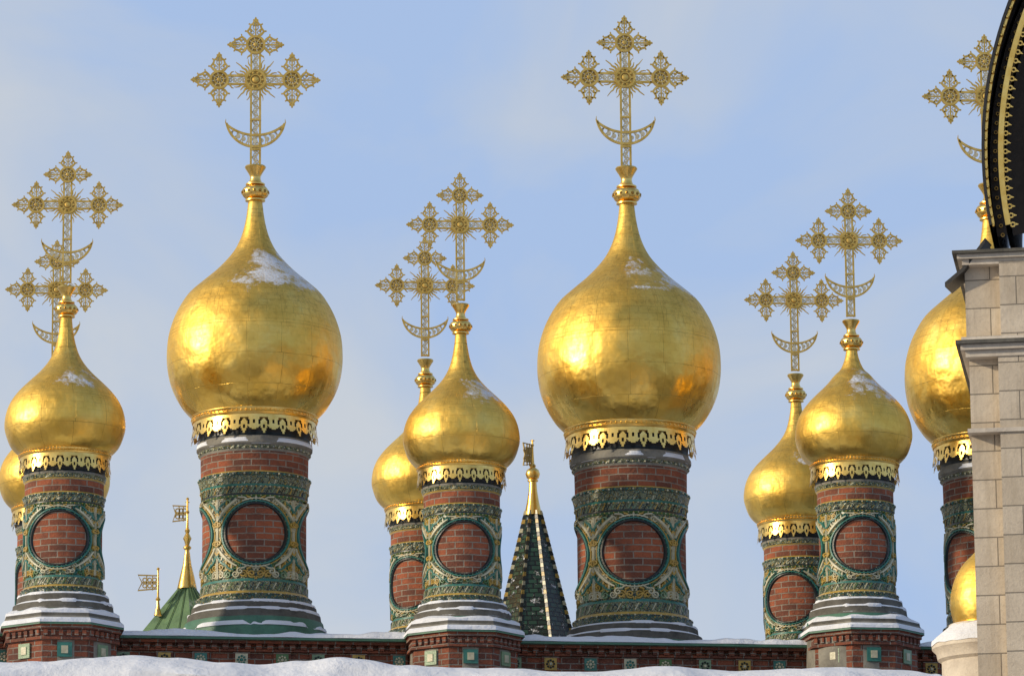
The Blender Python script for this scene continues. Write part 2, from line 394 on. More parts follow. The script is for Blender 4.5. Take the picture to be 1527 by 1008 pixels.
# ---------------------------------------------------------------- cross
def rot2(p, a): return (p[0] * math.cos(a) - p[1] * math.sin(a), p[0] * math.sin(a) + p[1] * math.cos(a))
G_ = 'cross_gold'
def build_cross():
    mb = MB(); T = 3.6 * U
    def S(pts): return [(x * U, z * U) for x, z in pts]
    def ladder(p0, p1, hw):
        dx = p1[0] - p0[0]; dz = p1[1] - p0[1]; L = math.hypot(dx, dz); ux, uz = dx / L, dz / L
        g = lambda s, t: (p0[0] + ux * s - uz * t, p0[1] + uz * s + ux * t)
        for sd in (-1, 1): mb.ribbon(S([g(0, sd * hw), g(L, sd * hw)]), 3.2 * U, T, G_)
        n = max(2, int(L / 7)); st = L / n
        for i in range(n):
            sd = 1 if i % 2 else -1
            mb.ribbon(S([g(i * st, -sd * (hw - 1)), g((i + .5) * st, -sd * 1), g((i + 1) * st, sd * (hw - 1))]), 1.8 * U, T * .5, 'filigree')
            c = g((i + .5) * st, 0); mb.ring(c[0] * U, c[1] * U, 2.8 * U, 1.7 * U, T * .6, 'filigree', 8)
    def fleur(o, ang, L=29.):
        g = lambda s, t: (o[0] + rot2((s, t), ang)[0], o[1] + rot2((s, t), ang)[1])
        k = L / 29
        for sd in (-1, 1):
            mb.ribbon(S([g(0, 3 * sd), g(3 * k, 8.5 * sd), g(8 * k, 12.5 * sd), g(11.5 * k, 10 * sd), g(10 * k, 6.5 * sd), g(7 * k, 7 * sd)]), 3.1 * U, T, G_)
            mb.ribbon(S([g(11 * k, 9.5 * sd), g(15 * k, 8 * sd), g(18 * k, 7.5 * sd), g(19.5 * k, 4.5 * sd), g(17 * k, 3 * sd)]), 2.9 * U, T, G_)
            mb.ribbon(S([g(18.5 * k, 5 * sd), g(22 * k, 3.2 * sd), g(25 * k, 0)]), 2.6 * U, T, G_)
            mb.ribbon(S([g(8 * k, 12.5 * sd), g(8.5 * k, 16.5 * sd)]), 2 * U, T * .7, G_)
            mb.ribbon(S([g(18 * k, 7.5 * sd), g(20 * k, 10.5 * sd)]), 1.9 * U, T * .7, G_)
            mb.ring(*[q * U for q in g(6.2 * k, 5 * sd)], 2.6 * U, 1.6 * U, T * .5, 'filigree', 8)
        mb.ribbon(S([g(0, 0), g(30 * k, 0)]), 2.2 * U, T * .7, G_)
        mb.ring(*[q * U for q in g(14 * k, 0)], 3.8 * U, 1.9 * U, T * .6, 'filigree', 10)
        mb.ring(*[q * U for q in g(21 * k, 0)], 2.2 * U, 1.5 * U, T * .6, 'filigree', 8)
        c = g(27 * k, 0); mb.disc(c[0] * U, c[1] * U, 2.0 * U, T, G_, 8)
        for sd in (-1, 1):
            c = g(25.5 * k, 2.8 * sd); mb.disc(c[0] * U, c[1] * U, 1.5 * U, T * .8, G_, 6)
    for q in range(4):
        A = q * math.pi / 2
        d = (math.cos(A), math.sin(A))
        R = lambda s, t=0: (d[0] * s - d[1] * t, d[1] * s + d[0] * t)
        for da, L, w in ((0, 40, 4.6), (-.22, 28, 3.8), (.22, 28, 3.8), (-.42, 34, 3.6), (.42, 34, 3.6)):
            a = A + math.pi / 4 + da
            pts = [(s * math.cos(a + .04 * math.sin(s * .5)), s * math.sin(a + .04 * math.sin(s * .5))) for s in (12, 17, 22, 27, 31, L) if s <= L]
            mb.ribbon(S(pts), w * U, T * .8, G_, taper=True)
        if q == 3: continue
        ladder(R(14), R(42), 6.5)
        for sd in (-1, 1):
            mb.ribbon(S([R(40, 6 * sd), R(36, 12 * sd), R(33, 13 * sd)]), 2.6 * U, T, G_, taper=True)
        c = R(55)
        mb.disc(c[0] * U, c[1] * U, 11.5 * U, 1.2 * U, 'gold_bronze', 20)
        mb.ring(c[0] * U, c[1] * U, 13 * U, 3.6 * U, T * 1.3, G_, 22)
        mb.ring(c[0] * U, c[1] * U, 7 * U, 1.8 * U, T * 1.1, G_, 14)
        for i in range(8):
            a = i * math.pi / 4 + .2
            mb.ribbon(S([(c[0] + 3 * math.cos(a), c[1] + 3 * math.sin(a)), (c[0] + 11 * math.cos(a), c[1] + 11 * math.sin(a))]), 1.4 * U, T, 'filigree')
        mb.disc(c[0] * U, c[1] * U, 3.4 * U, T * 1.2, G_, 10, dome=1.5 * U)
        fleur(R(68), A); fleur(R(55, 13), A + math.pi / 2); fleur(R(55, -13), A - math.pi / 2)
    mb.disc(0, 0, 15 * U, 2 * U, 'gold_bronze', 24)
    mb.ring(0, 0, 14.5 * U, 3.4 * U, T * 1.5, G_, 24); mb.ring(0, 0, 8 * U, 2 * U, T * 1.5, G_, 16)
    for i in range(10):
        a = i * math.pi / 5; mb.disc(11 * U * math.cos(a), 11 * U * math.sin(a), 1.9 * U, T * 1.3, G_, 8, dome=.8 * U)
    mb.disc(0, 0, 5 * U, T * 1.4, G_, 12, dome=2.5 * U)
    ladder((0, -15), (0, -141), 6.8)
    for zz in (-62, -108, -139): mb.ribbon(S([(-8.5, zz), (8.5, zz)]), 3 * U, T * 1.3, G_)
    def arc(cz, R, n=25):
        a0 = math.asin(43.5 / R); return [(R * math.sin(-a0 + 2 * a0 * i / (n - 1)), cz - R * math.cos(-a0 + 2 * a0 * i / (n - 1))) for i in range(n)]
    o = arc(-59.8, 44.2); i_ = arc(-20.2, 65.8)
    mb.ribbon(S(o), 3.4 * U, T, G_, y=-.004); mb.ribbon(S(i_), 3.2 * U, T, G_, y=-.004)
    for k in range(1, 24):
        mb.ribbon(S([o[k], i_[k + (1 if k % 2 else -1)]]), 1.8 * U, T * .5, 'filigree', y=-.004)
    for k in range(6, 19, 2):
        mb.disc((o[k][0] + i_[k][0]) / 2 * U, (o[k][1] + i_[k][1]) / 2 * U, 3.4 * U, T * .6, 'filigree', 8, y=-.004)
    for sd in (-1, 1):
        mb.ribbon(S([(43 * sd, -71), (45 * sd, -66), (44.5 * sd, -61)]), 2.8 * U, T, G_, taper=True)
    return mb.mesh("cross", 30)
CROSS = build_cross()

# ---------------------------------------------------------------- valance
def build_valance(r, z0, z1, N=20, flare=1.05):
    mb = MB(); nu = 18; nv = 18
    def inside(u, v):
        x = abs(u - .5) * 2
        if v < .20: return True
        d = math.hypot((u - .5) * 1.35, (v - .52) * .95)
        if .23 < d < .37 and v < .56: return False
        if math.hypot((x - 1) * .6, v - .40) < .10: return False
        lo = .99 - x * .95 if x < .40 else (.61 + .18 * math.sin((x - .40) / .6 * math.pi * .5))
        if x < .14 and abs(v - .64) < .06: return False
        return v < lo
    tot = N * nu; idx = {}
    def V(i, j):
        i %= tot; k = (i, j)
        if k not in idx:
            a = -math.pi + 2 * math.pi * i / tot; t = j / nv
            rr = r * (1 + (flare - 1) * t * t); idx[k] = len(mb.v)
            mb.v.append((rr * math.sin(a), -rr * math.cos(a), z0 + (z1 - z0) * t))
        return idx[k]
    for i in range(tot):
        for j in range(nv):
            if inside(((i % nu) + .5) / nu, (j + .5) / nv):
                mb.face([V(i, j + 1), V(i + 1, j + 1), V(i + 1, j), V(i, j)], 'gold_trim', [(0, 0)] * 4)
    return mb

# ---------------------------------------------------------------- tower templates
def beads(mb, r, z, rad, N, mats, sz=1.):
    for i in range(N):
        a = 2 * math.pi * i / N
        mb.ball(r * math.sin(a), -r * math.cos(a), z, rad, mats[i % len(mats)], 6, sz)
def twist(mb, r, z0, z1, N, w, mats):
    for i in range(N):
        a = 2 * math.pi * i / N * r; d = 2 * math.pi / N * r
        mb.relief([(a, z0), (a + d * .7, z1)], r, w, w * .45, mats[i % len(mats)])
def spiral(cx, cz, R, turns, a0, dirn, tail=None):
    pts = []
    n = int(turns * 12)
    for i in range(n + 1):
        t = i / n; r = R * (1 - .86 * t); a = a0 + dirn * 2 * math.pi * turns * t
        pts.append((cx + r * math.cos(a), cz + r * math.sin(a)))
    if tail: pts = [tail] + pts
    return pts
def snow_ring(mb, r0, r1, z, h, seed, gap=.0):
    def amt(a): return max(0., min(1., .5 + gap + 2.4 * W_(a, seed) + 1.0 * W_(a * 3, seed + 4)))
    def zj(a, i):
        if i in (1, 2, 3): return -h * (1 - amt(a)) * (1.25 if i == 1 else 1.1)
        return 0
    mb.lathe([(r1, z - .014, 'snow'), (r1 * 1.002, z + h * .35, 'snow'), ((r0 + r1 * 3) / 4, z + h, 'snow'), (r0, z + h * 1.1)], 120, zj=zj, rj=lambda a, i: 1 - (.02 * (1 - amt(a))))
def drum(kind):
    mb = MB(); seg = 96
    if kind == 'big':
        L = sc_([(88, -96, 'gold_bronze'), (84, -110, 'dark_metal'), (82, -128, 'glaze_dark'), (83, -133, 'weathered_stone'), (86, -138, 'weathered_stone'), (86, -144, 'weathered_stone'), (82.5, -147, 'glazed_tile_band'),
                 (81.5, -152, 'weathered_stone'), (80, -155, 'red_brick'), (79.5, -184, 'glaze_ochre'), (82, -186, 'glazed_tile_dark'), (83, -192, 'glazed_tile_band'),
                 (80, -203, 'glaze_teal'), (79, -206, 'glazed_tile_band'), (78, -216, 'glaze_dark'), (79, -219, 'glaze_green'), (76.5, -222, 'glazed_tile_field'),
                 (76.5, -340, 'glaze_teal'), (79, -344, 'glazed_tile_band'), (80, -358, 'glaze_ochre'), (84, -362, 'glazed_tile_dark'), (86, -372, 'weathered_stone'), (92, -375, 'stone_dark'),
                 (93, -383, 'weathered_stone'), (98, -386, 'stone_dark'), (99, -393, 'stone_dark'), (102, -397, 'green_copper'), (103, -402, 'green_copper'), (111, -425, 'green_copper'), (112, -470, 'stone_dark'), (112, -560)])
        R = 76.5 * U; zc = Z(-274); Rm = 43 * U; zt, zb = Z(-224), Z(-339); nm = 4; cell = math.pi / 4
    else:
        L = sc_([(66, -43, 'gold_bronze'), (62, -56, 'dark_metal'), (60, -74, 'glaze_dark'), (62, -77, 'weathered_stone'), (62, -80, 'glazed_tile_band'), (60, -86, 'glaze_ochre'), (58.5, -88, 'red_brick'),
                 (58.5, -106, 'glaze_ochre'), (60.5, -108, 'glazed_tile_dark'), (61, -112, 'glazed_tile_band'), (58, -120, 'glaze_dark'), (58.5, -122, 'glaze_green'), (56.5, -124, 'glazed_tile_field'),
                 (56.5, -228, 'glaze_teal'), (58, -231, 'glazed_tile_band'), (59, -242, 'glaze_ochre'), (62, -245, 'glazed_tile_dark'), (64, -253, 'weathered_stone'), (68, -256, 'stone_dark'),
                 (69, -265, 'weathered_stone'), (74, -268, 'stone_dark'), (75, -276, 'stone_dark'), (78, -279, 'green_copper'), (80, -290, 'weathered_stone'), (80, -420)])
        R = 56.5 * U; zc = Z(-174); Rm = 40 * U; zt, zb = Z(-126), Z(-226); nm = 3; cell = math.pi / 3
    mb.lathe(L, seg, uR=R)
    k = 1. if kind == 'big' else .8
    if kind == 'big':
        beads(mb, .832, Z(-188.5), .016, 60, ['glaze_cream', 'glaze_teal']); beads(mb, .80, Z(-207), .014, 72, ['glaze_ochre', 'glaze_cream'])
        twist(mb, .80, Z(-203), Z(-193), 56, .02, ['glaze_cream', 'glaze_dark', 'glaze_ochre'])
        twist(mb, .785, Z(-216), Z(-207), 64, .016, ['glaze_sage', 'glaze_ochre', 'glaze_dark'])
        twist(mb, .79, Z(-356), Z(-346), 60, .02, ['glaze_cream', 'glaze_green', 'glaze_dark']); beads(mb, .845, Z(-363), .015, 56, ['glaze_cream', 'stone_dark'])
        beads(mb, .825, Z(-150), .016, 60, ['glaze_cream', 'weathered_stone']); beads(mb, .78, Z(-220), .012, 70, ['glaze_ochre', 'glaze_cream'])
    else:
        beads(mb, .61, Z(-109.5), .013, 52, ['glaze_cream', 'glaze_teal']); twist(mb, .592, Z(-119), Z(-112), 48, .017, ['glaze_cream', 'glaze_dark', 'glaze_ochre'])
        twist(mb, .583, Z(-241), Z(-232), 48, .018, ['glaze_cream', 'glaze_green', 'glaze_dark']); beads(mb, .625, Z(-246), .012, 48, ['glaze_cream', 'stone_dark'])
        beads(mb, .58, Z(-123), .010, 60, ['glaze_ochre', 'glaze_cream'])
        beads(mb, .60, Z(-84), .012, 50, ['glaze_cream', 'glaze_ochre'])
    for q in range(nm):
        s0 = len(mb.v); A = q * 2 * math.pi / nm
        b = len(mb.v); nr, na = 10, 48
        def mp(x, z, o):
            a = math.asin(max(-1, min(1, x / R))); return ((R + o) * math.sin(a), -(R + o) * math.cos(a), zc + z)
        mb.v.append(mp(0, 0, .004))
        pp = [(0, 0)]
        for i in range(1, nr + 1):
            for j in range(na):
                t = 2 * math.pi * j / na; x = Rm * i / nr * math.cos(t); z = Rm * i / nr * math.sin(t)
                mb.v.append(mp(x, z, .004)); pp.append((x, z))
        for j in range(na):
            f = [0, 1 + j, 1 + (j + 1) % na]; mb.face([b + i for i in f], 'red_brick', [pp[i] for i in f])
        for i in range(nr - 1):
            for j in range(na):
                f = [1 + i * na + j, 1 + (i + 1) * na + j, 1 + (i + 1) * na + (j + 1) % na, 1 + i * na + (j + 1) % na]
                mb.face([b + w for w in f], 'red_brick', [pp[w] for w in f])
        def circ(r, n=56): return [(r * math.cos(2 * math.pi * i / n), zc + r * math.sin(2 * math.pi * i / n)) for i in range(n)]
        mb.relief(circ(Rm * 1.02), R, .045 * k, .035, 'glaze_dark', True, True)
        mb.relief(circ(Rm * 1.095), R, .038 * k, .048, 'glaze_teal', True, True)
        nb = 44
        if kind == 'big':
            mb.relief(circ(Rm * 1.17), R, .022, .03, 'glaze_ochre', True, True)
        for i in range(nb):
            t = 2 * math.pi * i / nb; x = Rm * 1.055 * math.cos(t); z = Rm * 1.055 * math.sin(t)
            p = mp(x, z, .038); mb.ball(p[0], p[1], p[2], .0085 * k + .001, 'glaze_sage' if i % 2 else 'glaze_teal', 6)
        half = R * cell
        mats = ['glaze_cream', 'glaze_ochre', 'glaze_teal', 'glaze_sage', 'glaze_ochre', 'glaze_green', 'glaze_cream']
        def ok(x, z, m):
            xx = R * math.sin(min(abs(x) / R, 1.57)); return math.hypot(xx, z - zc) > Rm * 1.12 + m
        H = (zt - zb) / 2; zm = (zt + zb) / 2
        for sx in (-1, 1):
            for sz in (-1, 1):
                step = .125 * k
                nx = int(half / step) + 1; nz_ = int(H / step) + 1
                for ix in range(nx):
                    for iz in range(nz_):
                        x = (ix + .5) * half / nx; z = (iz + .5) * H / nz_
                        if ok(x, zm + z * sz, step * .2):
                            mt = mats[(ix * 3 + iz * 2) % len(mats)]; rr = step * .47
                            dr = 1 if (ix + iz) % 2 else -1
                            pts = spiral(x, z, rr, 1.5, .8 * ix + .6 * iz, dr, (x + step * .8 * math.cos(ix + iz * 2.1), z + step * .8 * math.sin(ix + iz * 2.1)))
                            mb.relief([(p[0] * sx, zm + p[1] * sz) for p in pts], R, .027 * k + .002, .024, mt)
                            for lfk in (0, 2.1, 4.2):
                                a = ix * 1.7 + iz + lfk
                                lf = [(x + step * .45 * math.cos(a), z + step * .45 * math.sin(a)), (x + step * .66 * math.cos(a + .3), z + step * .66 * math.sin(a + .3)), (x + step * .8 * math.cos(a + .7), z + step * .8 * math.sin(a + .7))]
                                lf = [(p[0] * sx, zm + p[1] * sz) for p in lf]
                                if all(ok(p[0], p[1], 0) for p in lf) and all(zb < p[1] < zt for p in lf):
                                    mb.relief(lf, R, .034 * k, .018, mats[(ix + iz + 2 + int(lfk)) % len(mats)])
                rb = Rm * (1.30 if kind == 'big' else 1.24)
                def put(pts, w, h, m, tp=True):
                    pts = [(p[0] * sx, zc + p[1] * sz) for p in pts]
                    pts = [p for p in pts if abs(p[0]) < R * .97 and zb + .01 < p[1] < zt - .01]
                    if len(pts) > 3: mb.relief(pts, R, w, h, m, planar=True, taper=tp)
                arcp_ = [(rb * math.cos(RAD(t)), rb * math.sin(RAD(t))) for t in range(22, 66, 4)]
                e1 = spiral(rb * math.cos(RAD(68)) + .01, rb * math.sin(RAD(68)) + .05 * k, .05 * k, 1.2, -1.6, 1)
                put(arcp_, .048 * k, .05, 'glaze_cream'); put(e1, .03 * k, .05, 'glaze_cream', False)
                e2 = spiral(rb * math.cos(RAD(18)) + .03 * k, rb * math.sin(RAD(18)) - .03, .05 * k, 1.2, 2.0, 1)
                put(e2, .03 * k, .05, 'glaze_ochre', False)
                ro_ = rb * 1.14
                put([(ro_ * math.cos(RAD(t)), ro_ * math.sin(RAD(t)) + .012 * math.sin(t * .5)) for t in range(28, 62, 3)], .04 * k, .04, 'glaze_teal')
                for t in range(26, 64, 9):
                    put([(r_ * math.cos(RAD(t + (r_ - rb) * 60)), r_ * math.sin(RAD(t + (r_ - rb) * 60))) for r_ in [rb + .02 * j for j in range(5)]], .03 * k, .036, 'glaze_cream' if (t // 9) % 2 else 'glaze_ochre')
        for sz in (-1, 1):
            for kx in (-2, -1, 0, 1, 2):
                L0 = Rm * 1.12
                mb.relief([(Rm * .12 * kx, zc + sz * L0), (Rm * .2 * kx, zc + sz * (L0 + .04 * k)), (Rm * .30 * kx, zc + sz * (L0 + .06 * k - .006 * abs(kx)))], R, .034 * k, .045, 'glaze_cream' if kx % 2 == 0 else 'glaze_ochre')
            mb.relief([(Rm * .45 * math.sin(t * .26), zc + sz * (Rm * 1.13 + .02 * math.cos(t * .26 * 2))) for t in range(-6, 7)], R, .03 * k, .05, 'glaze_cream')
        for sx in (-1, 1):
            mb.relief([(sx * half * .98 + .008 * math.sin(t * 9), zb + (zt - zb) * t / 12) for t in range(13)], R, .03 * k, .035, 'glaze_cream')
            mb.relief([(sx * (half * .98 - .035 * k), zb + (zt - zb) * t / 12) for t in range(13)], R, .014, .02, 'glaze_ochre')
        ca, sa = math.cos(A), math.sin(A)
        for i in range(s0, len(mb.v)):
            x, y, z = mb.v[i]; mb.v[i] = (x * ca - y * sa, x * sa + y * ca, z)
    return mb
def drum_snow(kind):
    mb = MB()
    if kind == 'big':
        snow_ring(mb, .82, .865, Z(-141), .05, 1.3, .35)
        snow_ring(mb, .86, .920, Z(-375), .038, 4.1, .15); snow_ring(mb, .93, .982, Z(-386), .034, 7.7, .0); snow_ring(mb, 1.0, 1.075, Z(-409), .05, 2.2, .3)
    else:
        snow_ring(mb, .58, .618, Z(-78), .02, 1.3, -.2)
        snow_ring(mb, .64, .68, Z(-256), .036, 5.1, .25); snow_ring(mb, .69, .742, Z(-268), .042, 3.7, .15)
    return mb
def dome(kind, neck=0.):
    if kind == 'big':
        P = [(89, -97), (97, -90), (107, -79), (118, -61), (126, -41), (130, -20), (131, 0), (129, 25), (122, 50), (112, 71), (99, 90), (80, 107), (61, 123), (45, 139), (32, 155), (23, 172), (17, 190), (13.5, 207), (11.5, 222), (10.5, 232)]
    else:
        P = [(66, -45), (74, -39), (82, -29), (88, -13), (90, 0), (87.5, 18), (81, 34), (70, 49), (56, 63), (41, 77), (28, 92), (19, 108 - neck * .25), (13.5, 126 - neck * .5), (10, 146 - neck * .8), (8.5, 162 - neck)]
    mb = MB(); mb.lathe(sc_(catmull(P, 4)), 96, 'gilded_sheet')
    return mb
def finial(kind, neck=0.):
    mb = MB()
    if kind == 'big': h = 230; k = 1.
    else: h = 161 - neck; k = .86
    q = lambda r, z: (r * k, h + z * k)
    P = [q(10.5, 0), q(15, 1), q(15, 3), q(11, 4)]
    mb.lathe(sc_(P), 40, 'gold_trim')
    bl = [q(11, 4), q(16, 6), q(19, 10), q(19.6, 14), q(19, 18), q(16, 22), q(11, 24)]
    mb.lathe(sc_(catmull(bl, 3)), 48, 'gold_trim', rj=lambda a, i: 1 + .035 * math.sin(a * 12) * math.sin(math.pi * min(1, i / 18)))
    P = [q(11, 24), q(14.5, 25), q(14.5, 27), q(10, 29), q(8, 34), q(8, 38), q(11, 44), q(15, 50), q(16, 52), (15 * k, h + 54 * k), (3, h + 53 * k)]
    mb.lathe(sc_(P), 40, 'gold_trim')
    for i in range(14):
        a = i * math.pi / 7; r = 19.3 * k * U
        mb.ball(r * math.sin(a), -r * math.cos(a), Z(h + 14 * k), .026 * k, 'gold_bronze', 6)
    return mb
def skirt(kind):
    mb = MB()
    if kind == 'big': mb.lathe(sc_([(84, -99), (93, -103), (94, -100), (92.5, -97), (94, -94), (93, -90), (90, -88), (86, -92)]), 96, 'gold_trim')
    else: mb.lathe(sc_([(60, -47), (68, -50), (69, -48), (67.5, -45.5), (69, -43), (68, -40.5), (65, -39), (62, -42)]), 96, 'gold_trim')
    N = 80; r = (.935 if kind == 'big' else .685)
    beads(mb, r, Z(-97.5 if kind == 'big' else -46), .014 if kind == 'big' else .011, N, ['gold_trim'])
    return mb
SH = {}
for k in ('big', 'small'):
    SH[k, 'drum'] = drum(k).mesh("drum", 35); SH[k, 'snow'] = drum_snow(k).mesh("ledge_snow", 60)
    SH[k, 'skirt'] = skirt(k).mesh("cornice_ring")
    SH[k, 'val'] = (build_valance(.915, Z(-101), Z(-134)) if k == 'big' else build_valance(.67, Z(-49), Z(-78))).mesh("valance")
def get(kind, part, neck):
    key = (kind, part, neck)
    if key not in SH: SH[key] = {'dome': dome, 'finial': finial}[part](kind, neck).mesh(part, 40)
    return SH[key]
rowang = math.atan(SL)
def tower(px, py, off, kind, k=1., neck=0., face=0., crot=0., ck=1.):
    p = survey(px, py, off); s = mpp(p) / U * k
    e = empty("onion_dome_tower", p, 0, s)
    def add(nm, me, z=0., rz=0., scl=1.):
        o = bpy.data.objects.new(nm, me); sc.collection.objects.link(o); o.parent = e
        o.location = (0, 0, z); o.rotation_euler = (0, 0, rz); o.scale = (scl,) * 3; return o
    add("drum", SH[kind, 'drum'], rz=RAD(face)); add("ledge_snow", SH[kind, 'snow'], rz=random.uniform(0, 6))
    add("dome", get(kind, 'dome', neck)); add("finial", get(kind, 'finial', neck))
    add("cornice_ring", SH[kind, 'skirt']); add("valance", SH[kind, 'val'], rz=random.uniform(0, .3))
    if kind == 'big': add("cross", CROSS, Z(415), RAD(crot), ck)
    else: add("cross", CROSS, Z(331 - neck), RAD(crot), .855 * ck)
    return e
B = 1.9; BK = 6.0
tower(380, 530, B, 'big', 1.0, face=5, crot=3)
tower(938, 545, B, 'big', 1.045, face=1, crot=4, ck=.95)
tower(1483, 563, B, 'big', 1.02, face=-52, crot=2, ck=.97)
tower(97, 635, 0, 'small', 1.0, face=-3, crot=3)
tower(688, 655, 0, 'small', .97, face=4, crot=4)
tower(1273, 650, 0, 'small', .97, neck=30, face=6, crot=4)
tower(81, 718, BK, 'small', .92, neck=20, face=-40, crot=5)
tower(635, 718, BK, 'small', .90, neck=6, face=-30, crot=5)
tower(1190, 740, BK, 'small', .90, neck=6, face=-22, crot=5)

# ---------------------------------------------------------------- palace building (parapet and roof) in row frame
org = Vector((-6.7, 0, 0))
pal = empty("palace_building", org, rowang)
inv = Matrix.Rotation(-rowang, 3, 'Z')
def rowc(p): return inv @ (p - org)
WO = .25
pt = survey(400, 953, WO); q = rowc(pt); ztop = pt.z; wy = q.y
s0 = mpp(pt)
def rx(px, py=945): return rowc(survey(px, py, WO)).x
mb = MB()
xL, xR = rx(-140), rx(1700)
D = lambda d: ztop - d * s0 / .978
mb.box(xL, xR, wy + .0, wy + 11, 0, D(19), 'wall_brick')
mb.box(xL, xR, wy - .07, wy + 10.9, D(19) + .002, D(16), 'wall_brick')
mb.box(xL, xR, wy - .02, wy + 10.9, D(16) + .002, D(8), 'wall_brick')
mb.box(xL, xR, wy - .15, wy + 10.9, D(8) + .002, D(3.5), 'wall_brick')
mb.box(xL, xR, wy - .22, wy + 11, D(3.5) + .002, D(0), 'green_copper')
x = xL
while x < xR:
    mb.box(x, x + .085, wy - .10, wy - .021, D(15.7), D(8) - .002, 'wall_brick'); x += .17
body = mb.obj("brick_wall", pal)
mb = MB(); x = xL + .3; i = 0
while x < xR:
    zc_ = D(31); h = .095
    mb.box(x - .13, x + .13, wy - .05, wy - .003, zc_ - .125, zc_ + .115, 'wall_brick')
    mb.box(x - h, x + h, wy - .06, wy - .051, zc_ - h, zc_ + h, ['glaze_sage', 'glaze_ochre', 'glaze_teal', 'glaze_cream', 'glaze_green'][i % 5])
    c = ['glaze_dark', 'glaze_dark', 'glaze_cream', 'glaze_teal', 'glaze_cream'][i % 5]
    for kx in range(8):
        a = kx * math.pi / 4
        mb.ball(x + .055 * math.cos(a), wy - .062, zc_ + .055 * math.sin(a), .02, c, 6)
    mb.ball(x, wy - .062, zc_, .03, 'glaze_cream' if i % 5 != 3 else 'glaze_teal', 6)
    x += .62 if i % 3 else .55; i += 1
mb.obj("glazed_tile_insets", pal)
def snow_strip(mb, x0, x1, y0, y1, z, h, seed, step=.08):
    n = int((x1 - x0) / step); b = len(mb.v); m = 6
    for i in range(n + 1):
        x = x0 + (x1 - x0) * i / n; w = .5 + .9 * noise.noise(Vector((x * .9, seed, 0))) + .35 * noise.noise(Vector((x * 4, seed, 3)))
        hh = max(.18, min(1.3, w + .4)) * h
        ov = .03 * noise.noise(Vector((x * 2, seed, 7)))
        for (yy, zz) in ((y0 + .06, z - .002), (y0 - .02 + ov, z + hh * .05), (y0 + ov, z + hh * .6), (y0 + .08, z + hh), (y0 + .4, z + hh * 1.15), (y1, z + hh * 1.2)):
            mb.v.append((x, yy, zz))
    for i in range(n):
        for j in range(m - 1):
            a = b + i * m + j; mb.face([a, a + m, a + m + 1, a + 1], 'snow')
mb = MB(); snow_strip(mb, xL, xR, wy - .20, wy + 10.9, D(0) + .003, .10, 2.)
mb.obj("roof_snow", pal, 60)

for (px, py, k) in ((95, 635, 1.), (688, 655, .97), (1277, 652, .97)):
    p = survey(px, py, 0); s = mpp(p) * k
    c = rowc(p); zz = lambda h: p.z + h * s / .978
    mb = MB(); rt = math.pi / 8
    t = [(60, -279, 'weathered_stone'), (83, -285, 'stone_dark'), (84, -291, 'weathered_stone'), (86, -294, 'green_copper'), (89, -300, 'green_copper'), (90, -304, 'wall_brick'), (86, -305, 'wall_brick'), (86, -310, 'wall_brick'),
         (82, -311, 'wall_brick'), (82, -320, 'wall_brick'), (84, -321, 'wall_brick'), (84, -325, 'wall_brick'), (79, -326, 'wall_brick'), (79, -420)]
    mb.lathe([(a[0] * s / math.cos(rt), zz(a[1])) + tuple(a[2:]) for a in t], 8, cx=c.x, cy=c.y, rot=rt, uR=.8)
    seedv = px * .01
    oc = lambda a, i: math.cos(rt) / math.cos(((a + rt) % (2 * rt)) - rt)
    mb.lathe([(83.5 * s / .924, zz(-286) - .006, 'snow'), (83 * s / .924, zz(-282), 'snow'), (76 * s / .924, zz(-278), 'snow'), (60 * s, zz(-273))], 64, cx=c.x, cy=c.y,
             zj=lambda a, i: (.05 * W_(a * 1., seedv) - .01 if i in (1, 2) else 0), rj=oc)
    mb.lathe([(90 * s / .924, zz(-301), 'snow'), (89.5 * s / .924, zz(-296), 'snow'), (86.2 * s / .924, zz(-293.5))], 64, cx=c.x, cy=c.y,
             zj=lambda a, i: (.035 * W_(a * 1., seedv + 3) - .008 if i == 1 else 0), rj=oc)
    for f in (-1, 0, 1):
        A = f * math.pi / 4; R_ = 82 * s; w = 2 * R_ * math.tan(rt)
        def bx(u0, u1, d0, d1, z0, z1, mat):
            n0 = len(mb.v); mb.box(u0, u1, -R_ - d1, -R_ - d0, z0, z1, mat)
            for i in range(n0, len(mb.v)):
                X, Y, Zz = mb.v[i]; mb.v[i] = (c.x + X * math.cos(A) - Y * math.sin(A), c.y + X * math.sin(A) + Y * math.cos(A), Zz)
        n = 6
        for i in range(n):
            u = -w / 2 + w * (i + .5) / n; bx(u - .03, u + .03, .002, .035, zz(-319.5), zz(-311.5), 'wall_brick')
        bx(-.11, .11, -.02, .0, zz(-350), zz(-329), 'glaze_sage' if f else 'glaze_teal')
        bx(-.05, .05, .0, .012, zz(-345), zz(-334), 'glaze_cream')
    mb.obj("octagonal_pedestal", pal)

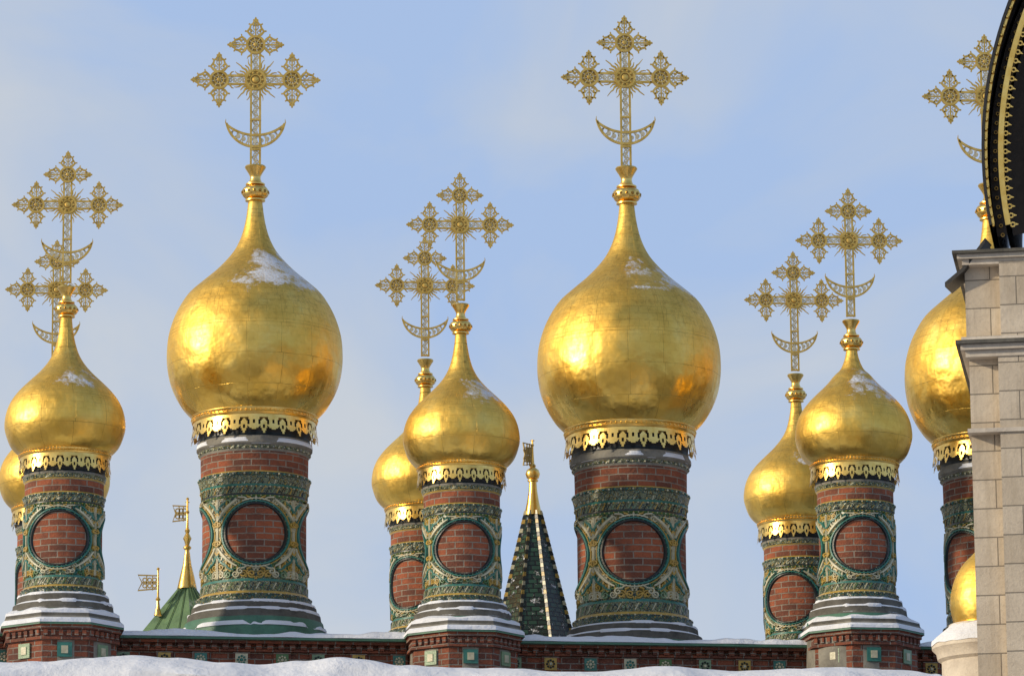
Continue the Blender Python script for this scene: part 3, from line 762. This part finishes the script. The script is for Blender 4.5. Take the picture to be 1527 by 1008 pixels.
# ---------------------------------------------------------------- tiled tent roof turret behind
def flag(mb, s, x0, x1, z0, z1):
    P = lambda x, z: (x * s, z * s)
    w = x1 - x0; h = z1 - z0
    mb.ribbon([P(x0, z0), P(x1, z0 + h * .1), P(x1, z1 - h * .05), P(x0, z1), P(x0 + w * .22, (z0 + z1) / 2)], 2.2 * s, 2 * s, 'flag_gold', True)
    for i in range(3):
        for j in range(2):
            mb.ring((x0 + w * (.35 + .25 * i)) * s, (z0 + h * (.3 + .38 * j)) * s, h * .13 * s, 1.8 * s, 1.6 * s, 'flag_gold', 8)
    mb.ribbon([P(x0 + w * .2, (z0 + z1) / 2), P(x1, (z0 + z1) / 2)], 2 * s, 1.5 * s, 'flag_gold')
    mb.ribbon([P(x0 + w * .45, z0), P(x0 + w * .45, z1)], 1.6 * s, 1.5 * s, 'flag_gold')
    mb.ribbon([P(x0 + w * .75, z0), P(x0 + w * .75, z1)], 1.6 * s, 1.5 * s, 'flag_gold')
p = survey(795, 762, 4.5); s = mpp(p)
e = empty("tiled_tent_roof_turret", p, 0)
mb = MB(); H = 235
top_r, bot_r = 11, 11 + (H / 178) * 46
mb.lathe([(bot_r * s, -H * s, 'tent_tiles'), (top_r * s, 0, 'gold_trim'), (2 * s, 3 * s)], 8, rot=math.pi / 8, uR=.45)
mb.lathe([(bot_r * s * .9, -H * s - 1.5, 'wall_brick'), (bot_r * s * .9, -H * s)], 8, rot=math.pi / 8)
mb.obj("tent", e, 20)
mb = MB()
for q_ in range(8):
    a = math.pi / 8 + q_ * math.pi / 4; n = 34
    for i in range(n):
        t0, t1 = i / n, (i + .93) / n
        r0 = (top_r + (bot_r - top_r) * t0 + 1.2) * s; r1 = (top_r + (bot_r - top_r) * t1 + 1.8) * s; z0 = -H * t0 * s; z1 = -H * t1 * s
        ww = 2.8 * s; m = ['glaze_cream', 'glaze_dark', 'glaze_ochre', 'glaze_dark'][i % 4]
        ta = Vector((math.cos(a), math.sin(a), 0)); ra = Vector((math.sin(a), -math.cos(a), 0))
        up0 = ra * r0 + Vector((0, 0, z0)); up1 = ra * r1 + Vector((0, 0, z1))
        A_ = [up0 - ta * ww - ra * 3 * s, up0 + ra * 2 * s, up0 + ta * ww - ra * 3 * s, up1 - ta * ww - ra * 3 * s, up1 + ra * 2 * s, up1 + ta * ww - ra * 3 * s]
        b = len(mb.v); mb.v += [tuple(v) for v in A_]
        mb.face([b + 3, b + 4, b + 1, b], m); mb.face([b + 4, b + 5, b + 2, b + 1], m); mb.face([b + 3, b + 5, b + 4], m); mb.face([b, b + 1, b + 2], m)
mb.obj("ribs", e, 20)
mb = MB()
mb.lathe([(a * s, z * s) for a, z in [(13, -6), (12, 0), (9, 14), (6.5, 30), (5.5, 44), (8, 45), (8, 47), (5, 48)]], 24, 'gold_trim')
mb.lathe([(a * s, z * s) for a, z in [(4, 47), (9, 50), (11, 56), (9, 62), (4, 66), (5, 69), (2.5, 72), (1.5, 90), (1.2, 108)]], 24, 'gold_trim')
mb.ball(0, 0, 100 * s, 2.5 * s, 'gold_trim'); mb.ribbon([(-3 * s, 107 * s), (3 * s, 107 * s)], 1.5 * s, 1.5 * s, 'gold_trim')
mb.obj("gilded_spike", e, 40)
mb = MB(); flag(mb, s, -17, -2, 68, 102); o = mb.obj("banner_vane", e); o.rotation_euler[2] = RAD(35)

# ---------------------------------------------------------------- green hipped roof with vanes
p = survey(279, 860, 4.0); s = mpp(p)
e = empty("green_roof_turret", p, 0)
mb = MB()
hh = 110 * s
pts = dict(a=(0, 0, 0), l=(-84 * s, -30 * s, -hh), f=(14 * s, -85 * s, -hh), r=(80 * s, -60 * s, -hh), b=(30 * s, 90 * s, -hh), bl=(-70 * s, 60 * s, -hh))
for t in (('l', 'f', 'a'), ('f', 'r', 'a'), ('r', 'b', 'a'), ('b', 'bl', 'a'), ('bl', 'l', 'a')):
    mb.poly([pts[k] for k in t], 'green_roof_metal')
for (u, v) in (('l', 'f'), ('f', 'r')):
    for i in range(1, 4):
        t = i / 4; P0 = Vector(pts[u]).lerp(Vector(pts[v]), t); P1 = Vector(pts['a'])
        q0 = P0 + Vector((0, -.01, .01)); q1 = P0.lerp(P1, .93) + Vector((0, -.01, .01)); d = Vector((.006, 0, 0)); hv = Vector((0, -.012, .006))
        mb.poly([q0 - d, q0 + hv, q1 + hv, q1 - d], 'green_roof_metal'); mb.poly([q0 + hv, q0 + d, q1 + d, q1 + hv], 'green_roof_metal')
mb.box(-65 * s, 60 * s, -30 * s, 60 * s, -hh - 1.5, -hh, 'wall_brick')
mb.obj("hipped_roof", e, 15)
mb = MB()
mb.lathe([(a * s, z * s) for a, z in [(15, -18), (11, 0), (6.5, 18), (4, 36), (3, 40), (6, 43), (6, 45), (3, 48), (4.5, 54), (6.5, 58), (4.5, 62), (2.5, 66), (4, 70), (2, 74), (1.5, 100), (1.3, 118)]], 20, 'gold_trim')
mb.ball(0, 0, 98 * s, 3 * s, 'gold_trim'); mb.ball(0, 0, 118 * s, 2.4 * s, 'gold_trim'); mb.ribbon([(-3 * s, 113 * s), (3 * s, 113 * s)], 1.5 * s, 1.5 * s, 'gold_trim')
flag(mb, s, -22, -1, 84, 108)
mb.obj("weather_vane", e, 40)
mb = MB(); ox = -41 * s
mb.lathe([(a * s, z * s) for a, z in [(6, -62), (3, -50), (1.8, -40), (4, -38), (1.6, -34), (1.3, 10)]], 14, 'gold_trim', cx=ox, cy=-.3)
mb.ball(ox, -.3, 8 * s, 2.4 * s, 'gold_trim')
n0 = len(mb.v); flag(mb, s, -30, -1, -24, -1)
for i in range(n0, len(mb.v)):
    X, Y, Zz = mb.v[i]; mb.v[i] = (X + ox, Y - .3, Zz)
mb.obj("weather_vane_small", e, 40)

# ---------------------------------------------------------------- foreground snow-covered roof
def fg(px, py): return survey(px, py, -4.0, 0., 0.)
prof = [(-150, 991), (0, 990), (60, 988), (130, 981), (200, 977), (260, 980), (330, 989), (400, 992), (450, 986), (495, 980), (540, 984), (600, 994), (680, 998), (760, 996), (850, 1000), (1000, 996), (1150, 999), (1280, 998), (1360, 1001), (1395, 1004), (1412, 1014), (1425, 1060)]
mb = MB(); M = 13; cols = []
for i in range(len(prof) - 1):
    (xa, ya), (xb, yb) = prof[i], prof[i + 1]
    for j in range(12):
        t = j / 12; tt = t * t * (3 - 2 * t); cols.append((xa + (xb - xa) * t, ya + (yb - ya) * tt))
zb_ = fg(700, 1075).z
for cx_, cy_ in cols:
    pp_ = fg(cx_, cy_ + 1.5 * noise.noise(Vector((cx_ * .03, 0, 0))))
    h = max(.05, pp_.z - zb_)
    for (dy, f) in ((-.95, -.12), (-1.05, .1), (-1.05, .3), (-1.0, .45), (-.92, .6), (-.80, .72), (-.66, .81), (-.5, .88), (-.34, .935), (-.16, .975), (0, 1.), (.8, 1.0), (2.6, .95)):
        mb.v.append((pp_.x, -4 + dy + .22 * noise.noise(Vector((pp_.x * .8, f * 2.5, 5))), zb_ + h * f + (.04 * noise.noise(Vector((pp_.x * 1.2, dy * 3, 1))))))
for i in range(len(cols) - 1):
    for j in range(M - 1):
        a = i * M + j; mb.face([a, a + M, a + M + 1, a + 1], 'snow')
e = empty("snow_covered_roof")
mb.obj("snow_blanket", e, 60)
mb = MB(); x0 = fg(-150, 1000).x; x1 = fg(1400, 1000).x
mb.box(x0, x1, -4.85, -1.4, 0, zb_ - .06, 'white_plaster'); mb.box(x0 - .1, x1 + .1, -4.98, -1.3, zb_ - .058, zb_ + .0, 'stone_dark')
mb.obj("wall", e)

# ---------------------------------------------------------------- small gilded dome turret bottom right
def yy(px, py, y): return survey(px, py, y, 0., 0.)
p = yy(1474, 892, -9.); s = mpp(p)
e = empty("small_gilded_dome_turret", p)
mb = MB()
mb.lathe([(r * s, z * s) for r, z in catmull([(52, -40), (56, -22), (57, -5), (54, 15), (47, 35), (36, 52), (22, 66), (10, 80), (4, 100)], 4)], 72, 'gilded_sheet')
mb.ball(0, 0, 106 * s, 8 * s, 'gold_trim', 16)
mb.obj("dome", e, 40)
mb = MB()
mb.lathe([(r * s, z * s, m) for r, z, m in [(50, -36, 'gold_trim'), (60, -40, 'white_plaster'), (62, -47, 'white_plaster'), (72, -56, 'white_plaster'), (80, -64, 'white_plaster'), (86, -70, 'white_plaster'), (86, -76, 'white_plaster'), (80, -82, 'white_plaster'), (78, -92, 'white_plaster'), (72, -96, 'white_plaster'), (72, -900, 'white_plaster')]], 72)
mb.lathe([(r * s, z * s) for r, z in [(87, -71), (86.5, -64), (79, -57), (70, -50), (60, -42), (50, -38)]], 72, 'snow', zj=lambda a, i: .02 * W_(a * 2, 5))
mb.obj("drum", e, 40)

# ---------------------------------------------------------------- stone church at right (near)
CY = -20.
def C(px, py): return yy(px, py, CY)
sC = mpp(C(1480, 500))
def X(px, py): return C(px, py).x
def Zc(py, px=1480): return C(px, py).z
xw = X(1450, 700); xe = xw + 14
piv = Vector((xw, CY, 0)); cang = RAD(-8.5)
e = empty("stone_church")
e.location = piv - Matrix.Rotation(cang, 3, 'Z') @ piv; e.rotation_euler = (0, 0, cang)
mb = MB()
zc1 = Zc(515); zc2 = Zc(392)
mb.box(xw, xe, CY, CY + 12, 0, zc1 - .12, 'ashlar')
mb.box(xw - .02, xe, CY - .03, CY + 12.0, zc1 + .04, zc2 - .02, 'ashlar')
mb.box(X(1494, 700), xe - .2, CY - .14, CY - .002, 0, zc1 - .13, 'ashlar')
mb.box(X(1492, 450), xe - .2, CY - .17, CY - .032, zc1 + .06, zc2 - .03, 'ashlar')
mb.obj("ashlar_wall", e)
mb = MB()
def course(xo, z0, z1, m): mb.box(xw - xo, xe + .01, CY - xo - .13, CY + 12 + xo, z0, z1, m)
course(.03, zc1 - .16, zc1 - .09, 'white_plaster'); course(.08, zc1 - .088, zc1 - .03, 'white_plaster'); course(.13, zc1 - .028, zc1 + .012, 'stone_dark'); course(.07, zc1 + .014, zc1 + .055, 'white_plaster')
course(.04, zc2 - .06, zc2 - .0, 'white_plaster'); course(.09, zc2 + .002, zc2 + .05, 'white_plaster'); course(.14, zc2 + .052, zc2 + .085, 'stone_dark')
zl = Zc(645); mb.box(xw - .03, xe, CY - .17, CY + 12.02, zl - .03, zl + .015, 'white_plaster')
mb.obj("cornices", e)
mb = MB()
zt_ = zc2 + .087
A0 = Vector((X(1410, 425), CY - .12, Zc(423))); A1 = Vector((X(1438, 402), CY - .16, Zc(402))); A2 = Vector((xw + .22, CY - .2, zt_ + .14))
dv = Vector((.05, .5, .03)); th = Vector((0, 0, -.05))
for a, b_ in ((A0, A1), (A1, A2)):
    mb.poly([a, b_, b_ + dv, a + dv], 'dark_metal'); mb.poly([a + dv + th, b_ + dv + th, b_ + th, a + th], 'dark_metal'); mb.poly([a + th, b_ + th, b_, a], 'dark_metal')
mb.obj("eave_plate", e)
mb = MB()
R0 = 640 * sC; cxz = C(1469, 262); cx_ = cxz.x + R0; cz_ = cxz.z
a_lo = math.pi + .16; n = 90
def arcp(R, a): return (cx_ + R * math.cos(a), cz_ + R * math.sin(a))
angs = [a_lo - (a_lo + .16) * i / n for i in range(n + 1)]
def arch(Ro, Ri, y0, y1, mat):
    for i in range(n):
        a, b_ = angs[i], angs[i + 1]
        o0, o1, i0, i1 = arcp(Ro, a), arcp(Ro, b_), arcp(Ri, a), arcp(Ri, b_)
        V = lambda q, y: (q[0], y, q[1])
        mb.poly([V(i0, y0), V(i1, y0), V(o1, y0), V(o0, y0)][::-1], mat)
        mb.poly([V(o0, y0), V(o1, y0), V(o1, y1), V(o0, y1)], mat, [(0, 0), (1, 0), (1, 1), (0, 1)])
        mb.poly([V(i0, y1), V(i1, y1), V(i1, y0), V(i0, y0)], mat, [(0, 0), (1, 0), (1, 1), (0, 1)])
arch(R0, R0 - .03, CY - .75, CY + 5, 'dark_metal')
arch(R0 - .032, R0 - .06, CY - .70, CY - .62, 'gold_trim')
arch(R0 - .062, R0 - .17, CY - .15, CY + 4, 'dark_soffit')
arch(R0 - .172, R0 - .23, CY - .60, CY - .35, 'gold_trim')
arch(R0 - .232, R0 - .46, CY - .05, CY + 4, 'dark_soffit')
arch(R0 - .462, R0 - .54, CY - .10, CY + 4, 'stone_dark')
mb.obj("arched_gable", e, 20)
mb = MB()
k_ = 150
for i in range(k_):
    a = a_lo - (a_lo + .16) * i / k_
    x_, z_ = arcp(R0 - .045, a); mb.ball(x_, CY - .72, z_, .018, 'gold_trim', 6)
    mb.ring(*arcp(R0 - .25, a), .024, .015, .02, 'gold_trim', 7, y=CY - .56)
    mb.ribbon([arcp(R0 - .27, a), arcp(R0 - .31, a + .002)], .03, .02, 'gold_trim', y=CY - .56, taper=True)
    mb.ring(*arcp(R0 - .12, a), .018, .010, .02, 'gold_bronze', 7, y=CY - .17)
mb.obj("gilded_lace_trim", e, 30)
mb = MB()
fan = [arcp(R0 - .5, a) for a in angs]
mb.poly([(q[0], CY + .25, q[1]) for q in fan], 'stone_dark')
mb.obj("tympanum", e)

# ---------------------------------------------------------------- ground, and unseen buildings added behind the viewer
mb = MB(); mb.poly([(-3000, -3000, 0), (3000, -3000, 0), (3000, 3000, 0), (-3000, 3000, 0)], 'trampled_snow'); mb.obj("ground")
def facade(x0, x1, y0, y1, h):  # out-of-view building, added so the gilded domes pick up dark reflections
    e = empty("unseen_reflected_building"); mb = MB()
    mb.box(x0, x1, y0, y1, 0, h, 'facade_plaster'); mb.box(x0 - .5, x1 + .5, y0 - .5, y1 + .5, h + .002, h + .5, 'white_plaster')
    mb.obj("walls", e)
    mb = MB(); xm = (y0 + y1) / 2
    mb.poly([(x0, y0, h + .5), (x1, y0, h + .5), (x1 - 4, xm, h + 4), (x0 + 4, xm, h + 4)], 'green_copper'); mb.poly([(x1, y1, h + .5), (x0, y1, h + .5), (x0 + 4, xm, h + 4), (x1 - 4, xm, h + 4)], 'green_copper')
    mb.poly([(x0, y1, h + .5), (x0, y0, h + .5), (x0 + 4, xm, h + 4)], 'green_copper'); mb.poly([(x1, y0, h + .5), (x1, y1, h + .5), (x1 - 4, xm, h + 4)], 'green_copper')
    mb.obj("roof", e)
    mb = MB(); x = x0 + 2
    while x < x1 - 2:
        z = 2
        while z < h - 3:
            mb.box(x, x + 1.4, y1 - .1, y1 + .06, z, z + 2.2, 'glaze_dark'); mb.box(x - .2, x + 1.6, y1, y1 + .15, z + 2.21, z + 2.5, 'white_plaster'); z += 4.2
        x += 3.6
    mb.obj("windows", e)
facade(-70, -28, -150, -130, 17); facade(-16, 22, -165, -140, 24); facade(30, 80, -150, -125, 19)

# ---------------------------------------------------------------- light
EL = 20.; AZ = 72.
sd = Vector((-math.sin(RAD(AZ)) * math.cos(RAD(EL)), -math.cos(RAD(AZ)) * math.cos(RAD(EL)), math.sin(RAD(EL))))
sl = bpy.data.lights.new("sun", 'SUN'); sl.energy = 3.3; sl.angle = RAD(2.0); sl.color = (1, .85, .63)
so = bpy.data.objects.new("sun", sl); sc.collection.objects.link(so); so.rotation_euler = (-sd).to_track_quat('-Z', 'Y').to_euler()
w = bpy.data.worlds.new("World"); sc.world = w; w.use_nodes = True; nt = w.node_tree
bg = nt.nodes['Background']
sky = nt.nodes.new('ShaderNodeTexSky'); sky.sky_type = 'NISHITA'; sky.sun_disc = False
sky.sun_elevation = RAD(EL); sky.sun_rotation = math.atan2(sd.x, sd.y); sky.air_density = 1.; sky.dust_density = .6; sky.ozone_density = 1.5
tc = nd(nt, 'ShaderNodeTexCoord').outputs['Generated']
mp_ = nd(nt, 'ShaderNodeMapping', {'Vector': tc, 'Scale': (1., 1., 1.6), 'Rotation': (0, RAD(28), 0)}).outputs[0]
n1 = noise_(nt, mp_, 10., 7, .5, .7)
sx = nd(nt, 'ShaderNodeSeparateXYZ', {0: tc})
f = math_(nt, 'ADD', math_(nt, 'MULTIPLY', n1, 2.4), math_(nt, 'MULTIPLY', sx.outputs[0], -3.0))
f = math_(nt, 'ADD', f, mrange(nt, sx.outputs[2], .12, .23, .32, -.25))
cl = ramp(nt, math_(nt, 'MULTIPLY', f, .55), [(.42, (.44, .59, .88)), (.64, (.55, .64, .80)), (.86, (.66, .70, .76))])
cl = mixc(nt, 1., cl, (6.3, 6.3, 6.3), 'MULTIPLY')
veil = mrange(nt, sx.outputs[2], .30, .85, .92, .35)
fin = nd(nt, 'ShaderNodeMix', data_type='RGBA'); nt.links.new(veil, fin.inputs[0]); nt.links.new(sky.outputs[0], fin.inputs[6]); nt.links.new(cl, fin.inputs[7])
nt.links.new(fin.outputs[2], bg.inputs[0]); bg.inputs[1].default_value = .145
